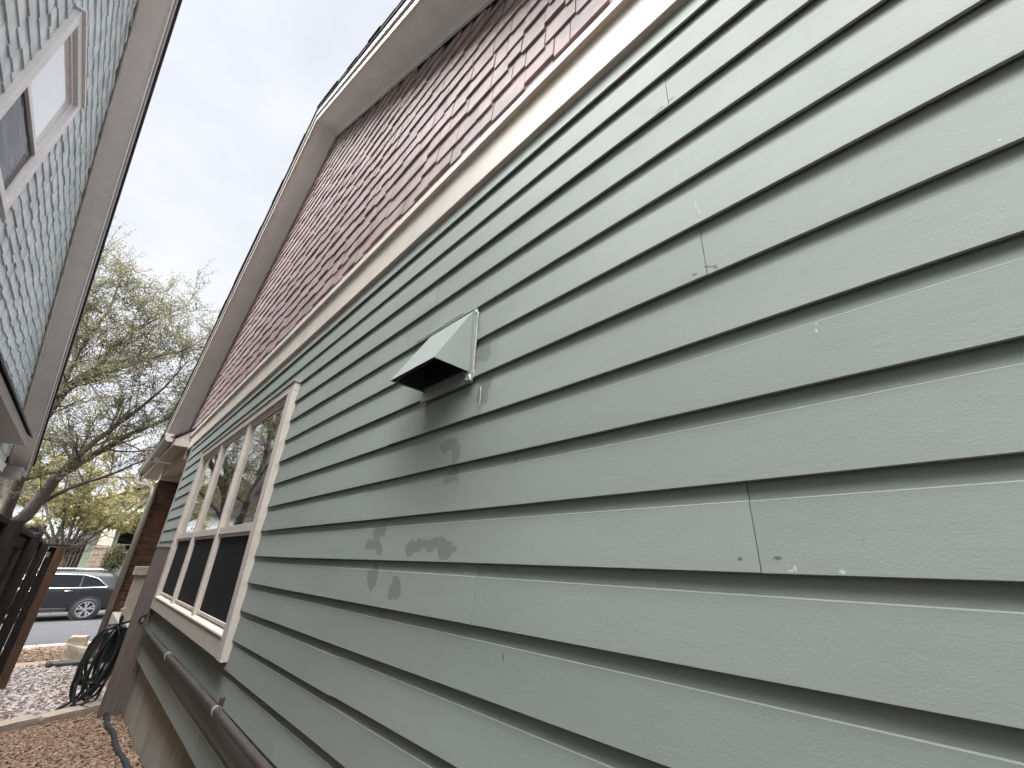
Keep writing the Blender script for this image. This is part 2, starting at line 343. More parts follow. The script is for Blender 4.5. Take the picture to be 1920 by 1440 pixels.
# gable of staggered shingles
AP_Y, AP_Z, SL = 4.5, 5.37, 0.62
def rake(y): return AP_Z - SL * abs(y - AP_Y)         # relative to the eye
gy0, gy1 = AP_Y - (AP_Z - 1.75) / SL, AP_Y + (AP_Z - 1.75) / SL
gable = MB().prism_x([(gy0, H + 1.75), (gy1, H + 1.75), (AP_Y, H + AP_Z + 0.02)], 0.829, 1.4).build('gable', BLACKIN, house)
def unit_shingle(name, mat, sx):      # unit width along Y (0..1), butt at z=0, height .19, front towards sx
    t0, t1, h = 0.0165, 0.003, 0.185
    a = [(0, 0, 0), (sx * t0, 0, 0), (sx * t0, 0, 0.002), (sx * t1, 0, h), (0, 0, h)]
    mb = MB().hexa(a, [(x, 1, z) for x, y, z in a]); me = mb.mesh(name); me.materials.append(mat); return me
def shingle_wall(parent, mat, X, sx, y0, y1, z0, z1, rakef, seed, skip=None, exp=0.152, vis=None, gap=0.006):
    rnd = random.Random(seed); base = unit_shingle('shingle', mat, sx); items = []; r = 0; z = z0
    while z < z1:
        y = y0 - rnd.uniform(0, .15); last = 0
        while y < y1:
            wd = rnd.choice([.09, .115, .14, .165, .19, .215, .24]) + rnd.uniform(-.008, .008)
            st = rnd.choice([0, 0, .022, .030]) if r else 0
            if st == last and rnd.random() < .5: st = .026 - st if st < .026 else 0
            last = st
            top = min(rakef(y), rakef(y + wd)) - 0.01
            zb = z + st
            for a_, b_ in (skip(y, y + wd, zb) if skip else [(y, y + wd)]): items.append((a_, b_ - a_, zb, top))
            y += wd + gap
        z += exp; r += 1
    full, part = [], []
    for it in items:
        y, wd, zb, top = it
        if top < zb + 0.012: continue
        (full if top > zb + 0.185 else part).append(it)
    full.sort(key=vis); near, rest = full[:300], full[300:]
    for y, wd, zb, top in near:
        o = bpy.data.objects.new('shingle', base); COL.objects.link(o); o.parent = parent
        o.location = (X, y, H + zb); o.scale = (1 + rnd.uniform(-.12, .25), wd, 1); o.rotation_euler = (rnd.uniform(-.006, .006), 0, 0)
    mb = MB()
    for y, wd, zb, top in rest + part:
        h = min(0.185, top - zb); t0 = 0.0165 * rnd.uniform(.88, 1.25); t1 = t0 + (0.003 - t0) * h / .185
        a = [(X, H + zb), (X + sx * t0, H + zb), (X + sx * t1, H + zb + h), (X, H + zb + h)]
        mb.hexa([(p, y, q) for p, q in a], [(p, y + wd, q) for p, q in a])
    mb.build('shingle', mat, parent, kind='stuff')
def vis1(it):
    y, wd, zb, top = it; c = Vector((.82, y + wd / 2, zb)); return c.length if y > -.4 else 99
shingle_wall(gable, PURPLE, 0.828, -1, gy0 + .1, gy1 - .1, 1.84, AP_Z, rake, 11, vis=vis1)

# roof, rake soffits and fascias
XO = 0.545
roof = MB()
TH = 0.19
EY0, EY1 = -1.65, 10.55
def rk(y, up): return H + rake(y) + up
roof.prism_x([(EY0, rk(EY0, TH)), (AP_Y, rk(AP_Y, TH)), (EY1, rk(EY1, TH)), (EY1, rk(EY1, TH + .035)), (AP_Y, rk(AP_Y, TH + .045)), (EY0, rk(EY0, TH + .035))], XO - 0.045, 9.7)
roof = roof.build('roof', ROOF, house)
rr = random.Random(5)
for side in (-1, 1):          # starter course edge, slightly uneven
    y = 0.0
    while y < 6.0:
        L = rr.uniform(.28, .34); a, b = AP_Y + side * y, AP_Y + side * (y + L)
        up = TH + 0.036 + rr.uniform(0, .006); x0 = XO - 0.05 - rr.uniform(0, .012)
        MB().prism_x([(a, rk(a, up)), (b, rk(b, up)), (b, rk(b, up + .012)), (a, rk(a, up + .012))], x0, XO + 0.2).build('roof_shingle', ROOF, roof)
        y += L + 0.004
def slab(name, mat, x0, x1, ya, yb, u0, u1, parent=house, bevel=0): return MB().prism_x([(ya, rk(ya, u0)), (yb, rk(yb, u0)), (yb, rk(yb, u1)), (ya, rk(ya, u1))], x0, x1).build(name, mat, parent, bevel=bevel)
for ya, yb in ((AP_Y + .0006, 7.1), (7.101, EY1), (2.0, AP_Y - .0006), (EY0, 1.999)):
    slab('soffit', SOFFIT, XO + 0.004, XW + 0.01, ya, yb, 0.0, 0.02)
    slab('fascia', CREAM, XO - 0.016, XO + 0.003, ya, yb, -0.014, 0.085, bevel=0.002)
    slab('fascia', FASCIA, XO - 0.034, XO + 0.001, ya, yb, 0.087, TH - .001, bevel=0.002)
    slab('frieze', SOFFIT, 0.792, 0.8115, ya, yb, -0.045, -0.001)
# triple window
window = MB()
for y in (4.365, 5.465): window.box(0.797, 0.875, y, y + 0.062, H - 0.452, H + 1.152)
window.box(0.81, 0.875, 3.285, 3.31, H - 0.452, H + 1.152); window.box(0.81, 0.875, 6.5345, 6.56, H - 0.452, H + 1.152)
window.box(0.81, 0.875, 3.285, 6.56, H + 1.131, H + 1.1525)
window = window.build('window', WINTRIM, house, bevel=0.003)
for y in (3.19, 6.539): MB().box(0.785, 0.84, y, y + 0.1085, H - 0.575, H + 1.15).build('side_casing', WINTRIM, window, bevel=0.004)
MB().box(0.7865, 0.84, 3.19, 6.647, H + 1.1515, H + 1.218).build('head_casing', WINTRIM, window, bevel=0.004)
MB().box(0.776, 0.84, 3.18, 6.657, H + 1.219, H + 1.235).build('drip_cap', FASCIA, window, bevel=0.003)
MB().box(0.7885, 0.84, 3.30, 6.537, H - 0.572, H - 0.462).build('apron', WINTRIM, window, bevel=0.004)
MB().prism_y([(0.782, H - 0.461), (0.87, H - 0.461), (0.87, H - 0.428), (0.784, H - 0.448)], 3.3035, 6.5335).build('sill', WINTRIM, window, bevel=0.003)
def frame(y0, y1, z0, z1, x0, x1, wd): 
    m = MB(); m.box(x0, x1, y0, y0 + wd, z0, z1); m.box(x0, x1, y1 - wd, y1, z0, z1)
    m.box(x0, x1, y0 + wd + .0003, y1 - wd - .0003, z0, z0 + wd); m.box(x0, x1, y0 + wd + .0003, y1 - wd - .0003, z1 - wd, z1); return m
for a, b in ((3.312, 4.364), (4.428, 5.464), (5.528, 6.534)):
    s1 = frame(a, b, H + 0.172, H + 1.13, 0.817, 0.845, 0.026).build('upper_sash', WINTRIM, window, bevel=0.002)
    MB().box(0.808, 0.848, a + .001, b - .001, H + 0.158, H + 0.214).build('meeting_rail', WINTRIM, window, bevel=0.002)
    MB().box(0.827, 0.831, a + 0.026, b - 0.026, H + 0.213, H + 1.104).build('pane', GLASS, window)
    frame(a, b, H - 0.427, H + 0.157, 0.821, 0.846, 0.022).build('lower_sash', WINTRIM, window, bevel=0.002)
    MB().box(0.831, 0.835, a + 0.022, b - 0.022, H - 0.405, H + 0.135).build('screen', SCREEN, window)

# porch at the far corner
PY0, PY1 = 8.72, 13.4
porch = MB()
porch.prism_y([(0.60, H + 1.655), (1.5, H + 1.655), (1.5, H + 2.4), (0.83, H + 1.98), (0.60, H + 1.76)], PY0, PY0 + 0.03)
porch = porch.build('porch', CREAM, house, bevel=0.003)
MB().box(0.60, 3.0, PY0 + .031, PY1, H + 1.645, H + 1.662).build('porch_soffit', paint('warm_porch_soffit', (0.36, 0.27, 0.205), 0.05), porch)
MB().box(0.585, 0.599, PY0 + .031, PY1, H + 1.64, H + 1.80).build('porch_fascia', CREAM, porch)
MB().prism_y([(0.53, H + 1.775), (0.55, H + 1.755), (1.6, H + 2.62), (1.6, H + 2.66)], PY0 - 0.03, PY1 + .1).build('porch_roof', ROOF, porch)
gut = MB().prism_y([(0.575, H + 1.70), (0.50, H + 1.70), (0.472, H + 1.73), (0.462, H + 1.80), (0.448, H + 1.815), (0.455, H + 1.82), (0.575, H + 1.82)], PY0 - .02, PY1 + .05).build('gutter', GUTTER, porch, bevel=0.003)
MB().prism_y([(0.575, H + 1.695), (0.50, H + 1.695), (0.468, H + 1.728), (0.458, H + 1.80), (0.444, H + 1.815), (0.455, H + 1.825), (0.575, H + 1.825)], PY0 - .024, PY0 - .0205).build('gutter_cap', WINTRIM, gut)
MB().tube([(0.52, 13.2, H + 1.71), (0.52, 13.19, H + 1.56), (0.54, 13.1, H + 1.48), (0.70, 11.6, H + 1.30), (0.735, 11.32, H + 1.2), (0.745, 11.25, H + 1.05), (0.745, 11.25, H - 1.75)], 0.047, 10).build('downspout', GUTTER, gut, smooth=True)
MB().box(0.77, 2.4, 11.3, 11.62, H + 1.40, H + 1.644).build('beam', CREAM, porch, bevel=0.004)
MB().box(0.80, 0.98, PY0 + .04, 11.298, H + 1.46, H + 1.644).build('beam', bpy.data.materials['warm_porch_soffit'], porch, bevel=0.004)
colm = MB().box(0.787, 1.193, 11.347, 11.753, H - 2.0, H + 1.398).build('brick_column', MORTAR, house)
bk = MB().box(0, 1, 0, 1, 0, 1).mesh('brick'); bk.materials.append(BRICK); rb = random.Random(3)
z = H - 1.86; r = 0
while z < H + 1.33:
    for face in ('s', 'w'):
        u = 0.0; U = 0.41; first = (r % 2) * 0.5
        while u < U - 0.02:
            L = 0.2 * (0.5 if (u == 0 and first) else 1); L = min(L, U - u)
            o = bpy.data.objects.new('brick', bk); COL.objects.link(o); o.parent = colm; jt = rb.uniform(-.0025, .0025)
            if face == 's': o.location = (0.785 + u, 11.338 + jt, z); o.scale = (L - 0.01, 0.02, 0.062)
            else: o.location = (0.778 + jt, 11.36 + u, z); o.scale = (0.02, L - 0.02 if L > .03 else .01, 0.062)
            u += L
    z += 0.072; r += 1
rail = MB().box(0.805, 1.6, 9.62, 9.72, H - 1.0, H - 0.345).build('porch_rail', paint('tan_rail_paint', (0.40, 0.335, 0.27), 0.06), house, bevel=0.004)
MB().box(0.77, 1.6, 9.56, 9.78, H - 0.344, H - 0.215).build('rail_cap', bpy.data.materials['tan_rail_paint'], rail, bevel=0.006)
MB().hexa([(0.765, 9.5, H - 0.83), (0.83, 9.5, H - 0.80), (1.0, 9.5, H - 1.05), (0.93, 9.5, H - 1.08)], [(0.765, 9.56, H - 0.83), (0.83, 9.56, H - 0.80), (1.0, 9.56, H - 1.05), (0.93, 9.56, H - 1.08)]).build('brace', bpy.data.materials['tan_rail_paint'], rail, bevel=0.004)
MB().box(0.80, 4.0, YF + .1, 11.3, H - 2.0, H - 1.02).build('porch_floor', CONC, house)

# ---------------------------------------------------------------- exhaust vent on the wall
vent = thing('exhaust_vent', (0, 0, 0), 'sheet metal exhaust vent hood with sloped top mounted on green siding', 'vent')
VX, VF, V0, V1, VZ0, VZ1 = 0.812, 0.660, 1.070, 1.362, H + 0.632, H + 0.892
hd = MB(); a, b, c_, d_ = (VX, V0, VZ1), (VX, V1, VZ1), (VF, V1, VZ0), (VF, V0, VZ0)
hd.v = [a, b, c_, d_, (VX, V0, VZ0), (VX, V1, VZ0)]; hd.f = [(0, 1, 2, 3), (0, 3, 4), (1, 5, 2)]
hood = hd.build('hood', VENTP, vent); sm = hood.modifiers.new('sheet', 'SOLIDIFY'); sm.thickness = 0.0025; sm.offset = 1
MB().box(0.8085, 0.8195, V0 - 0.004, V1 + 0.012, H + 0.588, VZ0 + 0.012).build('flange', VENTP, vent, bevel=0.001)
MB().box(0.809, 0.8195, V0 - 0.018, V0 - 0.002, H + 0.588, VZ1 + 0.006).build('flange', VENTP, vent, bevel=0.001)
MB().box(0.809, 0.8195, V1 + 0.002, V1 + 0.012, H + 0.645, VZ1 + 0.002).build('flange', VENTP, vent, bevel=0.001)
MB().box(0.806, 0.8085, V0 + 0.004, V1 - 0.004, VZ0 + 0.013, VZ1 - 0.01).build('damper', BLACKIN, vent)
MB().hexa([(VX - .004, V0 + .004, VZ1 - .012), (VX - .004, V1 - .004, VZ1 - .012), (VF + .012, V1 - .004, VZ0 + .004), (VF + .012, V0 + .004, VZ0 + .004)], [(VX - .004, V0 + .004, VZ1 - .016), (VX - .004, V1 - .004, VZ1 - .016), (VF + .016, V1 - .004, VZ0 + .004), (VF + .016, V0 + .004, VZ0 + .004)]).build('hood_lining', BLACKIN, vent)
for yy in (V0 + .003, V1 - .0065): MB().hexa([(VX - .006, yy, VZ1 - .03), (VF + .03, yy, VZ0 + .003), (VX - .006, yy, VZ0 + .003)], [(VX - .006, yy + .003, VZ1 - .03), (VF + .03, yy + .003, VZ0 + .003), (VX - .006, yy + .003, VZ0 + .003)]).build('hood_lining', BLACKIN, vent)
rc = random.Random(8)
def bead(pts, r): 
    q = []
    for p0, p1 in zip(pts, pts[1:]):
        n = max(2, int((Vector(p1) - Vector(p0)).length / .012))
        for i in range(n): q.append(Vector(p0).lerp(Vector(p1), i / n) + Vector([rc.uniform(-.0012, .0012) for _ in range(3)]))
    return MB().tube(q, [r * rc.uniform(.6, 1.3) for _ in q], 6).build('caulk', CAULK, vent, smooth=True)
bead([(0.8165, V0 - .020, H + .60), (0.8165, V0 - .020, H + .72), (0.818, V0 - .020, VZ1 + .004)], .0032)
bead([(0.8115, V0 - .018, VZ1 - .02), (0.8135, V0 - .016, VZ1 + .012)], .005); bead([(0.808, V0 - .02, H + .588), (0.806, V0 - .012, H + .612), (0.807, V0 + .008, H + .60), (0.808, V0 - .022, H + .596)], .0065)
bead([(0.809, V0 + .02, VZ0 - .008), (0.809, V0 + .006, VZ0 - .005)], .006); bead([(0.8175, V1 - .012, H + .588), (0.8165, V1 - .012, H + .56)], .0035)
bead([(0.8215, V1 + .14, VZ1 + .03), (0.821, V1 - .02, VZ1 + .031), (0.821, V0 + .06, VZ1 + .034)], .0014); bead([(0.8165, 1.003, H + .555), (0.818, 1.003, H + .47)], .0014)

# ---------------------------------------------------------------- pipe along the wall, plank, hose
pipe = thing('wall_pipe', (0, 0, 0), 'dark brown pipe running low along the green siding under the window', 'pipe')
MB().tube([(0.797, y, H - .772 + .004 * math.sin(y * 2.1)) for y in [-.9 + .25 * i for i in range(31)]], 0.0195, 14).build('pipe_run', PIPE, pipe, smooth=True)
MB().tube([(0.797, 4.80, H - .774), (0.797, 4.84, H - .774)], 0.027, 14).build('coupling', BRASS, pipe)
MB().tube([(0.797, 4.86, H - .774), (0.797, 4.98, H - .774)], 0.0255, 14).build('coupling', PIPE, pipe)
MB().tube([(0.797, 3.04, H - .772), (0.797, 3.065, H - .772)], 0.0245, 14).build('clamp', BRASS, pipe)
MB().box(0.80, 0.825, 3.045, 3.06, H - .76, H - .715).build('clamp', PIPE, pipe)
plank = thing('gate_post', (0, 0, 0), 'wide brown wooden gate post fixed to the house beside the window', 'post')
MB().box(0.665, 0.832, 6.70, 6.79, H - 1.75, H + 0.06).build('post_board', PLANK, plank, bevel=0.006)
MB().box(0.79, 0.8325, 6.664, 6.699, H - 1.75, H + 0.055).build('batten', PLANK, plank, bevel=0.004)
MB().box(0.655, 0.832, 6.69, 6.80, H + 0.062, H + 0.078).build('cap', PLANK, plank, bevel=0.004)
MB().box(0.745, 0.772, 6.675, 6.70, H - .715, H - .67).build('latch', BRASS, plank, bevel=0.003)
MB().tube([(0.73, 6.69, H - .70), (0.76, 6.68, H - .655), (0.80, 6.69, H - .65)], 0.011, 8).build('latch', BLACKP, plank)
reel = thing('hose_hanger', (0, 0, 0), 'dark metal hose hanger bracket sticking out from the brown post', 'hose hanger')
MB().tube([(0.72, 6.83, H - .705), (0.60, 7.22, H - .79), (0.53, 7.3, H - .80)], 0.012, 8).build('arm', BLACKP, reel)
MB().tube([(0.73, 6.83, H - .80), (0.62, 7.25, H - .83)], 0.012, 8).build('arm', BLACKP, reel)
MB().tube([(0.62, 7.22, H - .70), (0.63, 7.24, H - .95)], 0.016, 8).build('upright', BLACKP, reel)
MB().box(0.53, 0.69, 7.40, 7.44, H - 1.20, H - .88).build('back_plate', paint('grey_green_plate', (0.06, 0.07, 0.075), 0.1, 0.5), reel, bevel=0.01)
rh = random.Random(21)
hose = thing('garden_hose', (0, 0, 0), 'dark green garden hose hanging in long loose loops beside the gate post', 'hose')
pts = []
for L in range(13):
    dep = rh.uniform(.55, .80); wd = rh.uniform(.06, .15); yy = 7.26 + rh.uniform(-.09, .12); cx = .60 + rh.uniform(-.05, .06); sway = rh.uniform(-.16, .02)
    for i in range(20):
        t = 2 * math.pi * i / 20
        zz = -.79 - dep * (1 - math.cos(t)) / 2; f = (1 - math.cos(t)) / 2
        pts.append((cx + wd * math.sin(t) + sway * f, yy + .03 * math.sin(t * 2 + L), max(H + zz, gz(yy) + .03)))
sp = []
for i in range(len(pts)): sp.append(sum((Vector(pts[max(0, min(len(pts) - 1, i + k))]) for k in (-1, 0, 1)), Vector()) / 3)
MB().tube(sp, 0.013, 8).build('hose_loops', HOSE, hose, smooth=True)
MB().tube([(.52, 7.3, H - 1.35), (.50, 7.33, H - 1.48), (.44, 7.36, H - 1.545), (.38, 7.33, H - 1.575), (.36, 7.28, H - 1.58)], [.012, .012, .014, .02, .018], 8).build('nozzle', BLACKP, hose, smooth=True)
MB().tube([(.66, 7.3, H - 1.0), (.68, 7.3, H - 1.4), (.66, 7.33, H - 1.55), (.55, 7.36, H - 1.575), (.46, 7.34, H - 1.57)], 0.0115, 8).build('hose_tail', HOSE, hose, smooth=True)
fh = []
ctrl = [(.735, 7.20, H - 1.52), (.725, 7.0, H - 1.505), (.72, 6.82, H - 1.53), (.735, 6.6, H - 1.565), (.725, 6.3, H - 1.555), (.75, 5.95, H - 1.54), (.745, 5.5, H - 1.53), (.775, 5.0, H - 1.515), (.77, 4.5, H - 1.495), (.79, 3.9, H - 1.49), (.78, 3.2, H - 1.49)]
for i in range(len(ctrl) - 1):
    for k in range(14):
        p0, p1, p2, p3 = [Vector(ctrl[max(0, min(len(ctrl) - 1, i + q))]) for q in (-1, 0, 1, 2)]; t = k / 14
        fh.append(0.5 * ((2 * p1) + (p2 - p0) * t + (2 * p0 - 5 * p1 + 4 * p2 - p3) * t * t + (3 * p1 - p0 - 3 * p2 + p3) * t ** 3))
tag(MB().tube(fh, [.019 + .0025 * (i % 2) for i in range(len(fh))], 10).build('drain_hose', HOSE, smooth=True), 'black ribbed hose snaking over brown gravel along the foundation', 'hose')

# ---------------------------------------------------------------- gravel, edging, stones
def pebble_base(rnd, n=3):
    import bmesh
    out = []
    for _ in range(n):
        bm = bmesh.new(); bmesh.ops.create_icosphere(bm, subdivisions=1, radius=1)
        for v in bm.verts: v.co *= rnd.uniform(.72, 1.15)
        out.append(([v.co.copy() for v in bm.verts], [tuple(v.index for v in f.verts) for f in bm.faces])); bm.free()
    return out
def pebbles(name, mat, n, xr, yr, size, cols, seed, zoff, ok=None):
    rnd = random.Random(seed); bases = pebble_base(rnd, 6); mb = MB()
    for _ in range(n):
        x, y = rnd.uniform(*xr), rnd.uniform(*yr)
        if ok and not ok(x, y): continue
        vs, fs = rnd.choice(bases); s = rnd.uniform(*size); sx, sy, sz = s * rnd.uniform(.8, 1.3), s * rnd.uniform(.8, 1.3), s * rnd.uniform(.45, .8)
        a = rnd.uniform(0, 6.28); ca, sa = math.cos(a), math.sin(a); i = len(mb.v); z = gz(y) + zoff + rnd.uniform(0, s * .9); c = rnd.choice(cols); k = rnd.uniform(.75, 1.2); tx = rnd.uniform(-.4, .4)
        for v in vs:
            X, Y, Z = v.x * sx, v.y * sy, v.z * sz
            mb.v.append((x + X * ca - Y * sa, y + X * sa + Y * ca, z + Z + tx * X)); mb.c.append(sc(c, k))
        mb.f += [tuple(i + j for j in f) for f in fs]
    o = mb.build(name, mat, kind='stuff'); return o
def tint_mat(name, rough=0.85):
    m = NT(name); at = m.n('ShaderNodeAttribute', attribute_name='tint', attribute_type='GEOMETRY')
    m.color(m.mixc(m.math('MULTIPLY', m.noise(60, 4, 0.7), 0.5), at.outputs['Color'], (0.12, 0.09, 0.07))); m.set(rough, spec=0.25); return m.m
PEB = tint_mat('pebble_stone')
tag(pebbles('gravel', PEB, 22000, (-.45, .86), (3.6, 7.0), (.006, .016), [(.29, .185, .115), (.25, .15, .095), (.34, .235, .16), (.18, .10, .065), (.36, .27, .2)], 4, 0.0, lambda x, y: y < 6.72 + x * .42), 'fine brown pea gravel covering the side yard beside the foundation', 'gravel')
tag(pebbles('river_rock', PEB, 15000, (-.5, .9), (6.85, 11.5), (.010, .027), [(.62, .59, .56), (.66, .64, .62), (.55, .5, .47), (.5, .45, .42), (.26, .17, .15), (.3, .21, .18), (.55, .52, .5), (.36, .26, .23), (.2, .13, .115)], 6, 0.0, lambda x, y: y > 6.98 + x * .42), 'white and maroon landscape rock bed beyond the stone edging', 'gravel')
tag(pebbles('mulch', PEB, 6000, (-1.2, 1.6), (11.9, 15.0), (.012, .035), [(.26, .17, .11), (.3, .2, .14), (.2, .12, .08), (.36, .27, .19)], 9, 0.0), 'brown mulch strip between the path and the street kerb', 'mulch')
STONE = paint('tan_limestone', (0.40, 0.33, 0.265), 0.16, 0.9, 14, 60, 0.5, dirt=0.4, dirtc=(0.2, 0.15, 0.11))
CREAMSTONE = paint('cream_limestone', (0.55, 0.475, 0.38), 0.12, 0.9, 6, 40, 0.5, dirt=0.35, dirtc=(0.3, 0.22, 0.16))
def rough_block(name, x0, x1, y0, y1, z0, z1, mat, seed, rz=0, amt=.012, slope=0):
    import bmesh
    rnd = random.Random(seed); bm = bmesh.new(); bmesh.ops.create_cube(bm, size=1); bmesh.ops.subdivide_edges(bm, edges=bm.edges[:], cuts=4, use_grid_fill=True)
    ctr = Vector(((x0 + x1) / 2, (y0 + y1) / 2, (z0 + z1) / 2)); sz = Vector((x1 - x0, y1 - y0, z1 - z0))
    for v in bm.verts:
        q = Vector((v.co.x * sz.x, v.co.y * sz.y, v.co.z * sz.z)); nn = noise.noise_vector(q * 9 + Vector((seed, 0, 0)))
        q += nn * amt; q.z += slope * q.x
        k = 1 - .06 * (abs(v.co.x) > .45) * (abs(v.co.z) > .45); q.x *= k
        v.co = Matrix.Rotation(rz, 3, 'Z') @ q + ctr
    me = bpy.data.meshes.new(name); bm.to_mesh(me); bm.free(); me.materials.append(mat)
    o = bpy.data.objects.new(name, me); COL.objects.link(o); return o
spans = [(-.62, -.19, 'tan limestone edging stone nearest the wooden fence'), (-.18, .22, 'long flat tan edging stone between brown gravel and white rocks'), (.23, .56, 'tan edging stone in front of the hose coil'), (.57, .78, 'short tan edging stone under the black hose by the post')]
for i, (a, b, lab) in enumerate(spans):
    cx = (a + b) / 2; cy = 6.86 + .42 * cx
    tag(rough_block('edging_stone', cx - (b - a) / 2 * 1.06, cx + (b - a) / 2 * 1.06, cy - .085, cy + .085, gz(cy) - .06, gz(cy) + .062 + .008 * (i % 2), STONE, 30 + i, .39), lab, 'edging stone', 'stones edging the gravel')
tag(rough_block('limestone_block', .36, .80, 11.2, 11.5, gz(11.4) - .05, gz(11.4) + .25, CREAMSTONE, 51, .12, .03, -.25), 'large rough cream limestone block behind the black drain pipe', 'stone')
tag(rough_block('limestone_block', .40, .66, 12.1, 12.35, gz(12.2) - .05, gz(12.2) + .36, CREAMSTONE, 57, -.2, .02), 'upright pale limestone block beside the street mulch', 'stone')
dp = MB(); path = [(.20 + .0, 10.92, gz(10.9) + .05), (.27, 10.93, gz(10.9) + .055), (.42, 10.91, gz(10.9) + .05), (.60, 10.88, gz(10.9) + .055), (.80, 10.85, gz(10.9) + .06), (1.0, 10.9, gz(10.9) + .06)]
dl = []
for a, b in zip(path, path[1:]):
    for k in range(10): dl.append(Vector(a).lerp(Vector(b), k / 10))
tag(MB().tube(dl, [.066 if i < 6 else .048 + .004 * (i % 2) for i in range(len(dl))], 14).build('drain_pipe', PIPE, smooth=True), 'black corrugated drain pipe lying on the rocks in front of limestone', 'pipe')

# ---------------------------------------------------------------- wooden fence on the left
fence = thing('fence', (0, 0, 0), 'dark weathered wooden privacy fence along the left of the gravel yard', 'fence')
FX = -0.405
def ftop(y): return H + 0.205 - 0.02 * max(0, y - 4.2)
rf = random.Random(12); y = 1.2
while y < 9.2:
    wd = rf.uniform(.132, .142); t = ftop(y) + rf.uniform(-.012, .006); dx = rf.uniform(0, .004)
    MB().box(FX - .05 - dx, FX - .034 - dx, y, y + wd, gz(y) + .03, t - .03).build('picket', FENCEW, fence); y += wd + .0008
for up in (-.09, -.85, -1.45):
    MB().prism_x([(1.2, ftop(1.2) + up - .045), (9.2, ftop(9.2) + up - .045), (9.2, ftop(9.2) + up + .045), (1.2, ftop(1.2) + up + .045)], FX - .033, FX + .004).build('rail', FENCEW, fence, bevel=.003)
MB().prism_x([(1.2, ftop(1.2) - .028), (9.22, ftop(9.22) - .028), (9.22, ftop(9.22) + .008), (1.2, ftop(1.2) + .008)], FX - .08, FX + .03).build('cap_rail', FENCEW, fence, bevel=.004)
for yy in (2.0, 4.3, 6.7, 8.98): MB().box(FX + .005, FX + .095, yy, yy + .09, gz(yy) - .2, ftop(yy) - .03).build('post', FENCEW, fence, bevel=.005)
ret = thing('fence_return', (0, 0, 0), 'short dark fence panel facing the camera with a reddish wood gate post', 'fence')
x = -.395
while x < -.235:
    MB().box(x, x + .085, 9.24, 9.256, gz(9.2) + .03, H + .04 + rf.uniform(-.01, .01)).build('picket', FENCEW, ret); x += .09
MB().box(-.42, -.10, 9.17, 9.26, H + .048, H + .075).build('cap_rail', FENCEW, ret, bevel=.004)
MB().box(-.225, -.125, 9.17, 9.26, gz(9.2) - .2, H + .046).build('post', REDW, ret, bevel=.006)
MB().box(-.305, -.27, 9.232, 9.239, H - .10, H - .03).build('latch', BRASS, ret)

# ---------------------------------------------------------------- neighbouring house
nb = thing('neighbouring_house', (0, 0, 0), 'pale sage shingled neighbouring house with grey eaves at upper left', 'house')
NX, NO = -1.5, -1.225
NAY = 4.2
def nrake(y): return 1.42 + .606 * (12.9 - NAY) - .606 * abs(y - NAY)
def nk(y, u): return H + nrake(y) + u
MB().prism_x([(-4.2, H - 2.2), (12.2, H - 2.2), (12.2, H + nrake(12.2)), (NAY, H + nrake(NAY)), (-4.2, H + nrake(-4.2))], -9.5, NX - .004).build('wall', BLACKIN, nb)
nwall = nb.children[0]
WN = (4.26, 5.46, 2.86, 4.46)
def nskip(a, b, z):            # trim the shingles to the window frame
    if z + .185 < WN[2] + .08 or z > WN[3] - .07 or b < WN[0] + .03 or a > WN[1] - .03: return [(a, b)]
    out = []
    if a < WN[0] + .02: out.append((a, WN[0] + .03))
    if b > WN[1] - .02: out.append((WN[1] - .03, b))
    return out
def vis2(it):
    y, wd, zb, top = it; c = Vector((-1.5, y + wd / 2, zb))
    if zb < 1.5 or y < 3.3: return 99
    return c.length
shingle_wall(nwall, NBSH, NX - .003, 1, -4.0, 12.2, -.35, 7.0, nrake, 23, nskip, .149, vis2, .004)
def nslab(name, mat, x0, x1, ya, yb, u0, u1, bevel=0): return MB().prism_x([(ya, nk(ya, u0)), (yb, nk(yb, u0)), (yb, nk(yb, u1)), (ya, nk(ya, u1))], x0, x1).build(name, mat, nb, bevel=bevel)
for ya, yb in ((NAY + .001, 6.35), (6.352, 8.9), (8.902, 12.88), (-4.6, NAY - .001)):
    nslab('soffit', NBSOFFIT, NX - .01, NO - .004, ya, yb, 0, .02)
    nslab('fascia', NBTRIM, NO - .003, NO + .016, ya, yb, -.012, .055, .002)
    nslab('fascia', FASCIA, NO - .001, NO + .034, ya, yb, .057, .17, .002)
    nslab('frieze', NBSOFFIT, NX + .02, NX + .04, ya, yb, -.03, -.001)
MB().prism_x([(-4.7, nk(-4.7, .171)), (NAY, nk(NAY, .171)), (12.95, nk(12.95, .171)), (12.95, nk(12.95, .215)), (NAY, nk(NAY, .215)), (-4.7, nk(-4.7, .215))], -9.6, NO + .06).build('roof', ROOF, nb)
MB().box(NX - .3, NO - .02, 12.45, 12.86, H + 1.25, H + 1.46).build('eave_return', FASCIA, nb, bevel=.004)
MB().box(NO - .019, NO + .03, 12.6, 12.9, H + 1.32, H + 1.42).build('eave_return', FASCIA, nb, bevel=.004)
MB().prism_y([(NX, H + 1.67), (-1.22, H + 1.67), (-1.22, H + 1.80), (-1.24, H + 1.82), (NX, H + 2.06)], 5.0, 11.15).build('skirt_eave', FASCIA, nb, bevel=.003)
MB().prism_y([(NX, H + 2.062), (-1.19, H + 1.815), (-1.19, H + 1.85), (NX, H + 2.10)], 5.0, 11.2).build('skirt_roof', ROOF, nb)
MB().box(NX + .0, NX + .05, 5.0, 12.2, H + 1.30, H + 1.44).build('band_board', NBTRIM, nb, bevel=.003)
nw = frame(4.26, 5.46, H + 2.86, H + 4.46, NX - .01, NX + .055, .085).build('window', NBTRIM, nb, bevel=.004)
